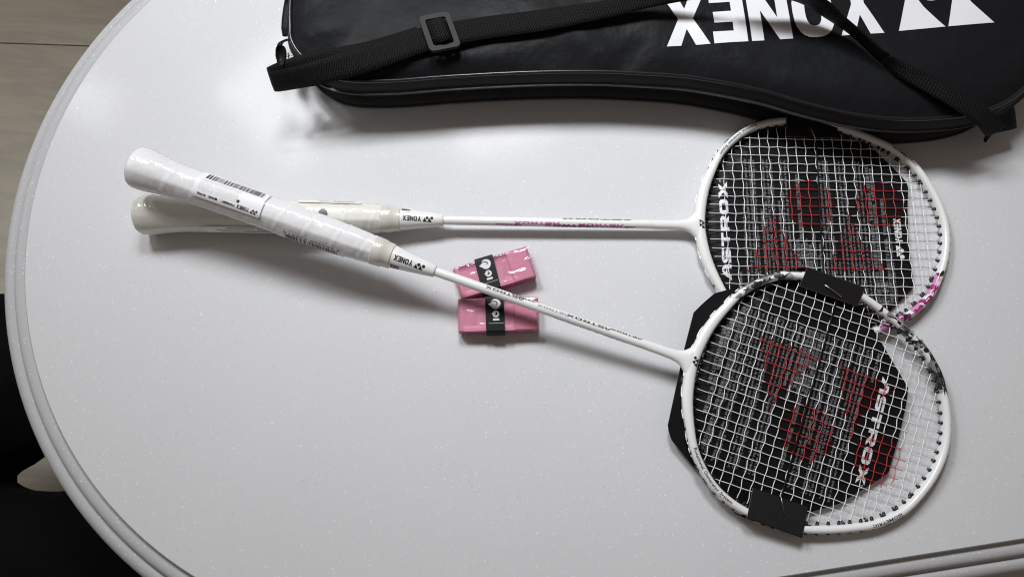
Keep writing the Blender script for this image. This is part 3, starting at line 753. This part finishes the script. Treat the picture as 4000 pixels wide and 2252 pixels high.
card(RB, outB, 'black instruction card poking out beside the throat of the racket that lies across', True,
     [dict(s=1, x=(529, 577.5), y_out=97.5, y_in=85, bulge=3.0, zf=7.0, zi=2.6, open0=-4, staple=stB), dict(s=-1, x=(537, 581), y_out=-97.5, y_in=-76.5, bulge=2.0, zf=6.2, zi=2.4, open0=-6, staple=stB2, dull=True)], (560, 561))

# ------------------------------------------------------------------ racket bag
low = [at(*p, 46)[:2] for p in ((1137, 110), (1143, 157), (1175, 210), (1349, 311), (1524, 314), (1757, 297), (2048, 282), (2310, 278), (2500, 285), (2710, 301), (2959, 348), (3145, 401), (3332, 444), (3518, 463), (3704, 456), (3828, 435), (3922, 397), (4000, 338))]
low.insert(3, np.array([-158., 306.]))
rest = [(446, 318), (466, 360), (470, 397), (458, 440), (425, 478), (385, 498), (345, 503), (277, 495), (201, 474), (105, 457), (10, 452), (-100, 453), (-150, 441), (-176, 414), (-186, 380)]
OB = resample(catmull(np.array([tuple(p) for p in low]+rest), 10, True), 320, True)
_t = np.roll(OB, -1, 0)-np.roll(OB, 1, 0); _t /= np.linalg.norm(_t, axis=1)[:, None]
NB = np.stack([_t[:, 1], -_t[:, 0]], 1)                             # outward for a counter-clockwise loop
bag = empty('racket_bag', (150, 380, 0), 'black vinyl racket cover with white brand lettering, webbing shoulder strap and open zip', 'racket bag')
BO = np.array([150, 380, 0.])
def bl(V): return [np.array(v)-BO for v in V]
pts = [Vector(p) for p in OB]; edges = [(i, (i+1) % 320) for i in range(320)]
gx = [Vector((x+(3.5 if j % 2 else 0), y)) for x in np.arange(-190, 475, 7) for j, y in enumerate(np.arange(255, 510, 6.1))]
def dist_out(p):
    a = OB; b = np.roll(OB, -1, 0); ab = b-a; t = np.clip(((p-a)*ab).sum(1)/(ab*ab).sum(1), 0, 1)
    return np.hypot(*(a+ab*t[:, None]-p).T).min()
inside_pts = []
from mathutils.geometry import intersect_point_tri_2d
for p in gx:
    q = np.array(p)
    if in_poly(q, OB) and dist_out(q) > 3.0: inside_pts.append(p)
ringp = [Vector(OB[i]-NB[i]*1.6) for i in range(0, 320)]
vs, es, fs, *_ = delaunay_2d_cdt(pts+inside_pts, edges, [], 1, 1e-6)
creases = []                                                       # (x, y, length dir, amplitude, along, across)
for px, py, ang, amp, la, lc in ((2440, 235, -50, -2.6, 22, 5), (2470, 225, 60, -2.0, 18, 6), (2300, 170, -35, 1.6, 45, 12), (1750, 240, 4, 2.2, 90, 11), (1330, 70, 20, 1.8, 40, 14), (1500, 40, 8, -1.3, 60, 12), (1900, 60, -6, 1.4, 60, 14), (1260, 200, 30, -1.2, 25, 8), (2560, 120, -60, 1.2, 30, 14), (3000, 300, -20, 1.2, 60, 20), (3400, 300, 10, .9, 80, 22), (2150, 215, 6, -1.2, 60, 8)):
    c = at(px, py, 52); creases.append((c[0], c[1], math.radians(ang), amp, la, lc))
def bag_z(x, y):
    d = dist_out(np.array([x, y]))
    z = 45.6+8.5*(1-math.exp(-d/16.))-1.2*math.exp(-((d-2.5)/1.8)**2)
    z += 1.1*noise.noise(Vector((x*.018, y*.03, 1.7)))*min(1, d/14)+.45*noise.noise(Vector((x*.05, y*.06, 5.2)))*min(1, d/10)
    for cx, cy, a, amp, la, lc in creases:
        u_ = (x-cx)*math.cos(a)+(y-cy)*math.sin(a); v_ = -(x-cx)*math.sin(a)+(y-cy)*math.cos(a)
        e_ = (u_/la)**2+(v_/lc)**2
        if e_ < 8: z += 1.5*amp*math.exp(-e_)*min(1, d/10)
    return z
V = [(v[0], v[1], bag_z(v[0], v[1])) for v in vs]
mesh('top_panel', bl(V), [tuple(f) for f in fs], LEATHER, bag)
loop3 = lambda off, z: np.c_[OB+NB*off, np.full(320, z)]
V, F = tube(loop3(.6, 46.2), 1.7, 10, True); mesh('piping', bl(V), F, PIPING, bag)
wob = lambda i, k: 1.0*math.sin(i*.11+k)+.7*math.sin(i*.043+2*k)
def strip(rows, m, name):
    V = []
    for off, z in rows:
        for i in range(320): V.append((*(OB[i]+NB[i]*(off+wob(i, z*.05)*.25)), z))
    return mesh(name, bl(V), [f for f in grid_faces(len(rows), 320, False, True)], m, bag)
strip([(.6, 45.8), (2.5, 43.5), (4.6, 39.5), (5.6, 36.4), (5.2, 35.6)], ZTAPE, 'upper_zip_tape')
strip([(5.2, 35.6), (2, 33.5), (-5, 31), (-9, 22), (-8, 12), (-4, 8)], DARK, 'lining')
strip([(-4, 8.0), (-1.5, 6.6), (.6, 4.6), (.8, 3.4), (.4, .6)], ZTAPE, 'lower_zip_tape')
strip([(.4, .6), (-12, .3)], LEATHER, 'back_panel')
mesh('base_sheet', bl([(*(OB[i]-NB[i]*12), .3) for i in range(320)]), [tuple(range(320))], LEATHER, bag, False)
def teeth(off, z, name, dz):
    L = resample(np.c_[OB+NB*off, np.full(320, z)], 900, True); acc = Acc()
    for i in range(0, 900):
        p = L[i]; t = L[(i+1) % 900]-L[i-1]; t /= np.linalg.norm(t); nn = np.array([t[1], -t[0], 0])
        if p[1] > 470 or (p[1] > 328 and p[0] < 0): continue
        acc.add(box(p, (t, nn, (0, 0, 1)), (.6, 1.5, .9)))
    o = mesh(name, bl(acc.V), acc.F, TEETH, bag, False); o['kind'] = 'stuff'
teeth(5.9, 36.0, 'zip_teeth', 0); teeth(1.3, 4.0, 'zip_teeth', 0)
# lettering on the top panel
def on_bag(P, F, step=7):
    P, F = subdiv(P, F, step)
    return [np.array((x, y, bag_z(x, y)+.35))-BO for x, y in P], F
T0, T1 = at(2605, 183, 53)[:2], at(3452, 132, 53)[:2]
ex = (T0-T1)/np.linalg.norm(T0-T1); ey = np.array([ex[1], -ex[0]]);  ey = ey if ey[1] < 0 else -ey
Hh = 47.5; P, F, W = glyphs('YONEX', GL, .075, 1.0); k = np.linalg.norm(T0-T1)/W
sl = -.0
off = 0
for ch in 'YONEX':
    p, f = poly_tris(GL[ch][1]); 
    q = [T1+ex*(off+x)*k+ey*(y-1)*Hh for x, y in p]; V, F = on_bag([tuple(z) for z in q], f)
    mesh('letter', V, F, PRINT_W, bag, False); off += GL[ch][0]+.075
q0, q1 = at(3508, 125, 53)[:2], at(3692, 109, 53)[:2]; bw = np.linalg.norm(q1-q0); fx_ = (q1-q0)/bw; fy_ = np.array([-fx_[1], fx_[0]])
acc = Acc()
for kk in range(2):
    for lp in ([(x*.98+kk*1.04-.0+y*.14*0, y*1.05) for x, y in TRI], ring(.86+kk*1.04, 1.04, .40, .40, 28)):
        p, f = poly_tris([lp]); V, F = on_bag([tuple(q0+fx_*bw*x+fy_*bw*y) for x, y in p], f); acc.add((V, F))
mesh('brand_mark', acc.V, acc.F, PRINT_W, bag, False)

def ribbon(name, pairs, parent, m, thick=1.4, sub=8, nv=5):
    A = np.array([at(*p[0]) for p in pairs]); B = np.array([at(*p[1]) for p in pairs])
    A = catmull(A, sub); B = catmull(B, sub); n = len(A); V = []; uv = []
    mid = (A+B)/2; L = np.r_[0, np.cumsum(np.linalg.norm(np.diff(mid, axis=0), axis=1))]
    T = np.gradient(mid, axis=0)
    prof = [(t, 1) for t in np.linspace(0, 1, nv)]+[(t, -1) for t in np.linspace(1, 0, nv)]
    for i in range(n):
        wv = B[i]-A[i]; nn = np.cross(wv, T[i]); nn /= np.linalg.norm(nn)+1e-9
        if nn[2] < 0: nn = -nn
        for t, s in prof:
            ed = .55 if t in (0., 1.) else 1
            V.append(A[i]+wv*t+nn*s*thick/2*ed); uv.append((L[i], t*np.linalg.norm(wv)))
    F = grid_faces(n, 2*nv, False, True)+[tuple(range(2*nv)), tuple(range((n-1)*2*nv, n*2*nv))]
    off = np.array([0, 0, 0.]) if parent is None else BO
    return mesh(name, [v-off for v in V], F, m, parent, True, None, uv)
Z1 = lambda x, y: (1000+x*.5823, y*.5823)
Z2 = lambda x, y: (2400+x*.6211, y*.6211)
def pr1(a, za, b, zb, f=Z1): return ((*f(*a), za), (*f(*b), zb))
sp = ribbon('shoulder_strap', [pr1((72, 455), 60, (122, 604), 44), pr1((110, 478), 62, (150, 614), 45), pr1((250, 456), 62, (320, 588), 47), pr1((400, 408), 61, (480, 560), 50), pr1((600, 346), 60, (700, 500), 54), pr1((800, 286), 59, (900, 432), 57), pr1((1040, 205), 59, (1140, 346), 58),
   pr1((1230, 165), 60, (1290, 312), 60), pr1((1500, 118), 59, (1540, 262), 58), pr1((1850, 75), 59, (1900, 212), 59), pr1((2150, 33), 62, (2200, 155), 61), pr1((2350, 3), 63, (2400, 112), 61), pr1((2600, -45), 68, (2650, 50), 65), pr1((2900, -95), 76, (2930, 0), 70), pr1((3200, -110), 84, (3200, -30), 74),
   pr1((900, -90), 89, (800, -40), 74, Z2), pr1((1130, -60), 89, (1000, -20), 72, Z2), pr1((1330, 0), 86, (1170, 20), 68, Z2), pr1((1450, 108), 79, (1335, 118), 62, Z2), pr1((1565, 205), 74, (1495, 228), 58, Z2), pr1((1720, 335), 69, (1650, 375), 56, Z2), pr1((1850, 405), 64, (1790, 485), 57, Z2), pr1((2000, 478), 59, (1950, 575), 57, Z2), pr1((2150, 568), 58, (2110, 668), 56, Z2), pr1((2310, 655), 54, (2270, 775), 50, Z2), pr1((2440, 765), 44, (2320, 840), 38, Z2), pr1((2460, 800), 39, (2345, 858), 33, Z2)], bag, WEB)
ribbon('strap_fold', [pr1((75, 452), 58, (118, 600), 43), pr1((190, 402), 56, (260, 560), 44), pr1((400, 343), 56, (470, 500), 48), pr1((740, 281), 56, (820, 430), 54), pr1((1075, 182), 56, (1150, 330), 56)], sp, WEB)
pz = lambda x, y: (3600+x*.2414, 250+y*.2414)
ribbon('strap_end', [pr1((900, 640), 44, (900, 960), 30, pz), pr1((1060, 730), 40, (1040, 1135), 24, pz), pr1((1250, 700), 36, (1200, 1115), 22, pz), pr1((1450, 600), 34, (1500, 1050), 20, pz), pr1((1480, 640), 30, (1530, 1020), 18, pz)], sp, WEB)
ribbon('strap_tab', [pr1((245, 270), 44, (205, 262), 40), pr1((185, 285), 40, (150, 292), 34), pr1((172, 340), 38, (140, 350), 30), pr1((190, 420), 36, (150, 420), 28)], sp, WEB, 1.3)
# slider buckle
c = at(*Z1(1232, 215), 63); e1 = at(*Z1(1500, 118), 60)-at(*Z1(1040, 205), 60); e1 = e1/np.linalg.norm(e1); e2 = np.array([-e1[1], e1[0], 0])
e1 = e1-e2*.0
def rrect(a, b, r, n=6):
    o = []
    for cx, cy, t0 in ((a-r, b-r, 0), (-a+r, b-r, 90), (-a+r, -b+r, 180), (a-r, -b+r, 270)):
        for k_ in range(n+1): t = math.radians(t0+90*k_/n); o.append((cx+r*math.cos(t), cy+r*math.sin(t)))
    return o
oo, ii = rrect(13.0, 17.0, 4.0), rrect(8.4, 12.4, 2.0); skew = lambda x, y: c+e1*(x-y*.12)+e2*y
V = []
for lp, z in ((ii, 1.3), (ii, -1.3), (oo, -1.3), (oo, .6), ([(x*.97, y*.97) for x, y in oo], 1.3)):
    V += [skew(x, y)+np.array([0, 0, z]) for x, y in lp]
mesh('strap_slider', bl(V), grid_faces(5, len(oo), True, True), PLASTIC, sp, False)
ribbon('slider_loop', [pr1((1120, 150), 60, (1200, 300), 60), pr1((1175, 135), 66, (1235, 285), 66), pr1((1240, 122), 67, (1290, 268), 67), pr1((1285, 150), 61, (1320, 290), 61)], sp, WEB, 1.4)
# clip pad at the left loop and the zip pull at the right corner
pc = at(*Z1(168, 378), 56); V = []
for q, (wd, z) in enumerate(((5.2, 1.6), (5.6, .6), (5.6, -.8), (4.8, -1.6))):
    V += [pc+np.array([x*wd/5.6*4.4, y*wd/5.6*8.2-(0.0), z+y*2.2]) for x, y in [(p[0]*(1-.18*(p[1] < 0)), p[1]) for p in ring(0, 0, 1, 1, 24, 3.2)]]
mesh('snap_clip', bl(V), grid_faces(4, 24, False, True)[::1]+[tuple(range(24))[::-1], tuple(range(72, 96))], PLASTIC, sp)
V, F = tube([at(*Z1(212+x, 372+y), 34+z) for x, y, z in ((2, -16, 3), (8, -2, 2), (4, 14, 0))], .8, 6); mesh('ring', bl(V), F, STEEL, sp)
pq = [(*Z2(2385, 815), 16), (*Z2(2362, 850), 14), (*Z2(2340, 880), 11), (*Z2(2335, 890), 10), (*Z2(2330, 884), 10), (*Z2(2332, 868), 11), (*Z2(2350, 838), 14), (*Z2(2370, 812), 16)]
V, F = tube(catmull([at(*p) for p in pq], 4), .9, 8); mesh('zip_pull', bl(V), F, PLASTIC, bag)
V, F = tube([at(*Z2(2412, 722), 33), at(*Z2(2425, 702), 34)], .7, 6); mesh('ring', bl(V), F, STEEL, sp)
# sewn binding strip at the left end
V, F = tube([at(*Z1(*p), z) for p, z in (((222, 5), 34), ((212, 60), 34), ((203, 130), 33), ((200, 190), 33), ((208, 235), 33))], 4.0, 10, flat=.6); mesh('binding', bl(V), F, LEATHER, bag)

# ------------------------------------------------------------------ pink overgrip rolls
def overgrip(TL, TR, BR, BL, label, cxf, zt, seam, band, seed, prints):
    zc = zt*.9
    c4 = [at(*p, zc) for p in (TL, TR, BR, BL)]
    mid = sum(c4)/4; ex = ((c4[1]+c4[2])-(c4[0]+c4[3]))/2; L = np.linalg.norm(ex); ex /= L
    ey = ((c4[0]+c4[1])-(c4[3]+c4[2]))/2; Wd = np.linalg.norm(ey); ey = np.array([-ex[1], ex[0], 0])
    M = Matrix([[ex[0], ey[0], 0, mid[0]*.001], [ex[1], ey[1], 0, mid[1]*.001], [0, 0, 1, 0], [0, 0, 0, 1]])
    root = empty('overgrip_pack', None, label, 'grip tape', 'pink overgrip packs on the table', M)
    hl, hw = L/2, Wd/2; rnd = random.Random(seed)
    for q in range(4):                                   # nested flat turns of tape
        ht = zt/2-q*1.45; a = hl-q*1.6-rnd.uniform(0, .8); th = 1.15
        if ht < 1: break
        def stad(hh, aa, n=8):
            rr = min(hh, 5); o = []
            for cx, cz, t0 in ((aa-rr*.55, hh-rr, 0), (-aa+rr*.55, hh-rr, 90), (-aa+rr*.55, -hh+rr, 180), (aa-rr*.55, -hh+rr, 270)):
                for k_ in range(n+1): t = math.radians(t0+90*k_/n); o.append((cx+rr*.55*math.cos(t), cz+rr*math.sin(t)))
            return o
        so, si = stad(ht, a), stad(ht-th, a-th); dy = rnd.uniform(-.5, .5); n = len(so); V = []
        for lp, y in ((so, hw), (so, hw-1.2), (so, -hw+1.2), (so, -hw), (si, -hw), (si, hw)):
            e_ = .0
            V += [(x+.25*math.sin(x*.21+seed+q), y+dy+.3*math.sin(x*.13+q*2+seed), z+zt/2+.2+(.2*math.sin(x*.3+y*.2+seed) if z > 0 else 0)) for x, z in lp]
        mesh('tape_turn', V, [f for f in grid_faces(6, n, True, True)], PINK, root)
    # loose end lying on top
    V = []; xs = np.linspace(-hl+5, seam*hl, 24)
    for x in xs:
        for y in np.linspace(-hw+.2, hw-.2, 6): V.append((x, y, zt+.75+.2*math.sin(x*.3+y*.2+seed)+.15*math.sin(x*.7+y)))
    n = len(V); V += [(v[0], v[1], zt+.15) for v in V]
    F = [f[::1] for f in grid_faces(24, 6)]; F += [(23*6+j, 23*6+j+1, n+23*6+j+1, n+23*6+j) for j in range(5)]+[(i*6, (i+1)*6, n+(i+1)*6, n+i*6) for i in range(23)]+[((i+1)*6+5, i*6+5, n+i*6+5, n+(i+1)*6+5) for i in range(23)]
    mesh('tape_end', V, F, PINK, root)
    # wrinkled clear wrapper
    prof = []
    for cy, cz, t0 in ((hw-1.5, zt-.5, 0), (-hw+1.5, zt-.5, 90), (-hw+1.5, 2.0, 180), (hw-1.5, 2.0, 270)):
        for k_ in range(5): t = math.radians(t0+90*k_/4); prof.append((cy+2.3*math.cos(t), cz+1.9*math.sin(t)))
    pr2 = []
    for i in range(len(prof)):
        a, b = np.array(prof[i]), np.array(prof[(i+1) % len(prof)]); m_ = max(1, int(np.linalg.norm(b-a)/2.2))
        pr2 += [a+(b-a)*k_/m_ for k_ in range(m_)]
    xs = np.arange(-hl-1, hl+1.01, 1.8); V = []
    for x in xs:
        for p in pr2:
            f_ = .45*noise.noise(Vector((x*.16, p[0]*.4, p[1]*.3+seed)))+.25*noise.noise(Vector((x*.5, p[0]*.5, seed*2.)))
            V.append((x, p[0]*(1+f_*.01), max(.35, p[1]+.45+f_*(1 if p[1] > 5 else .2))))
    mesh('wrapper_film', V, grid_faces(len(xs), len(pr2), False, True), FILM2, root)
    # paper band
    b0, b1, sk = band; V = []
    prof = []
    for cy, cz, t0 in ((hw-.5, zt+.6, 0), (-hw+.5, zt+.6, 90), (-hw+.5, 2, 180), (hw-.5, 2, 270)):
        for k_ in range(6): t = math.radians(t0+90*k_/5); prof.append((cy+2.4*math.cos(t), cz+1.7*math.sin(t)))
    sh = lambda y: sk*y/hw
    for x in (b0, b0, b1, b1):
        pass
    for x, d in ((b0, 0), (b1, 0), (b1, -.5), (b0, -.5)):
        for y, z in prof: V.append((x+sh(y), y*(1+d/hw), z+d*(1 if z > 6 else -.3)))
    mesh('paper_band', V, [f[::-1] for f in grid_faces(4, len(prof), True, True)], BAND, root, False)
    zb = zt+2.36; bc = (b0+b1)/2
    acc = Acc(); s_ = Wd/30.
    def put(lp, z=zb, m=0):
        p, f = poly_tris(lp); acc.add(([(bc+x*s_+sh(y*s_+prints), y*s_+prints, z) for x, y in p], f), m)
    sw = [(-5.6, 8.6), (-3.4, 6.4), (-1.6, 4.6), (.6, 3.9), (2.8, 4.4), (4.6, 6.2), (5.4, 8.4), (5.2, 10.4), (3.8, 12.2), (1.4, 13.2), (-1, 13), (-3, 11.4)]
    put([catmull(sw, 3, True).tolist()])
    put([ring(.9, -.6, 3.1, 3.1, 22)]); put([[(-2.9, -.3), (-1.6, .9), (-1.6, -1.2), (-2.9, -.6)]], zb+.02)
    put([[(-1.9, -6.6), (3.7, -6.6), (3.7, -4.7), (-1.9, -4.7)]])
    put([[(-5.9, -9.2), (8, -9.0), (8, -8.75), (-5.9, -8.95)]])
    def put2(lp): put(lp, zb+.05, 1)
    pa = catmull([(-5.2, 9.2), (-2.6, 10.9), (.2, 11.0), (2.0, 10.2), (2.2, 8.9), (1.2, 8.0)], 5); w_ = .42
    tt = np.gradient(pa, axis=0); tt /= np.linalg.norm(tt, axis=1)[:, None]; nn = np.stack([-tt[:, 1], tt[:, 0]], 1)
    put2([(pa+nn*w_).tolist()+(pa-nn*w_)[::-1].tolist()])
    put2([ring(.7, -.4, 1.45, 1.55, 18)]); put([ring(.1, -.1, .8, .9, 12)], zb+.08)
    mesh('band_print', acc.V, acc.F, [SILVER, BAND], root, False, acc.m)
    return root
overgrip((1766, 1050), (2061, 964), (2097, 1078), (1800, 1169), 'pink overgrip pack with black paper band, slanting up to the right under the racket shaft', 0, 12.5, .42, (-13.5, 2.0, .6), 3, 0.6)
overgrip((1784, 1168), (2103, 1163), (2106, 1286), (1790, 1299), 'pink overgrip pack with black paper band, lying straight just below the slanting pack', 0, 12.5, .40, (-10.0, 5.0, -.2), 8, 0.6)

# ------------------------------------------------------------------ seated person, only the trousers are in view
PB = np.array([-700., -150., FZ])
def limb(path, rad, k=28, wr=0., seed=0):
    P = catmull(np.array(path, float), 8); r = catmull(np.array([(q, q) for q in rad], float), 8)[:, 0]
    V, F = tube(P, r, k)
    out = []
    for v in V:
        nn = noise.noise(Vector((v[0]*.012+seed, v[1]*.02, v[2]*.012)))*wr+noise.noise(Vector((v[0]*.03, v[1]*.04+seed, v[2]*.03)))*wr*.45
        c_ = P[np.argmin(((P-v)**2).sum(1))]; d_ = (v-c_); out.append(c_+d_*(1+nn/np.linalg.norm(d_)))
    return out, F
def gl(px, py, z): return at(px, py, z)
acc = Acc()
k1, k2 = gl(170, 1478, -300), gl(430, 2330, -300)
h1, h2 = np.array([-830, -60+0, -300.]), np.array([-830, -330, -300.])
h1[1] = k1[1]-10; h2[1] = k2[1]+20
acc.add(limb([h1, h1*.55+k1*.45+np.array([0, 0, 8]), k1*.85+h1*.15, k1, k1+np.array([28, 6, -40]), k1+np.array([5, 0, -180]), k1+np.array([-10, 0, -345])], [118, 116, 110, 92, 74, 62, 50], 28, 15, 1))
acc.add(limb([h2, h2*.5+k2*.5+np.array([0, 0, 8]), k2*.85+h2*.15, k2, k2+np.array([30, -6, -40]), k2+np.array([5, 0, -180]), k2+np.array([-10, 0, -345])], [122, 122, 116, 98, 76, 62, 50], 28, 16, 4))
acc.add(limb([(-960, (h1[1]+h2[1])/2, -120), (-955, (h1[1]+h2[1])/2, -220), (-900, (h1[1]+h2[1])/2, -300), (-840, (h1[1]+h2[1])/2, -310)], [150, 172, 165, 110], 28, 5, 9))
for kk in (k1, k2):
    acc.add(limb([kk+np.array([-20, 0, -350]), kk+np.array([-5, 0, -410]), kk+np.array([70, 0, -420]), kk+np.array([165, 0, -424])], [48, 42, 36, 20], 20, 1, 2))
pe = mesh('person', [v-PB for v in acc.V], acc.F, CLOTH)
pe.location = PB*.001
md = pe.modifiers.new('skin', 'REMESH'); md.mode = 'VOXEL'; md.voxel_size = .009; md.use_smooth_shade = True
sm = pe.modifiers.new('soft', 'SMOOTH'); sm.factor = .5; sm.iterations = 3
tag(pe, 'person in loose black trousers sitting at the left end of the table', 'person')
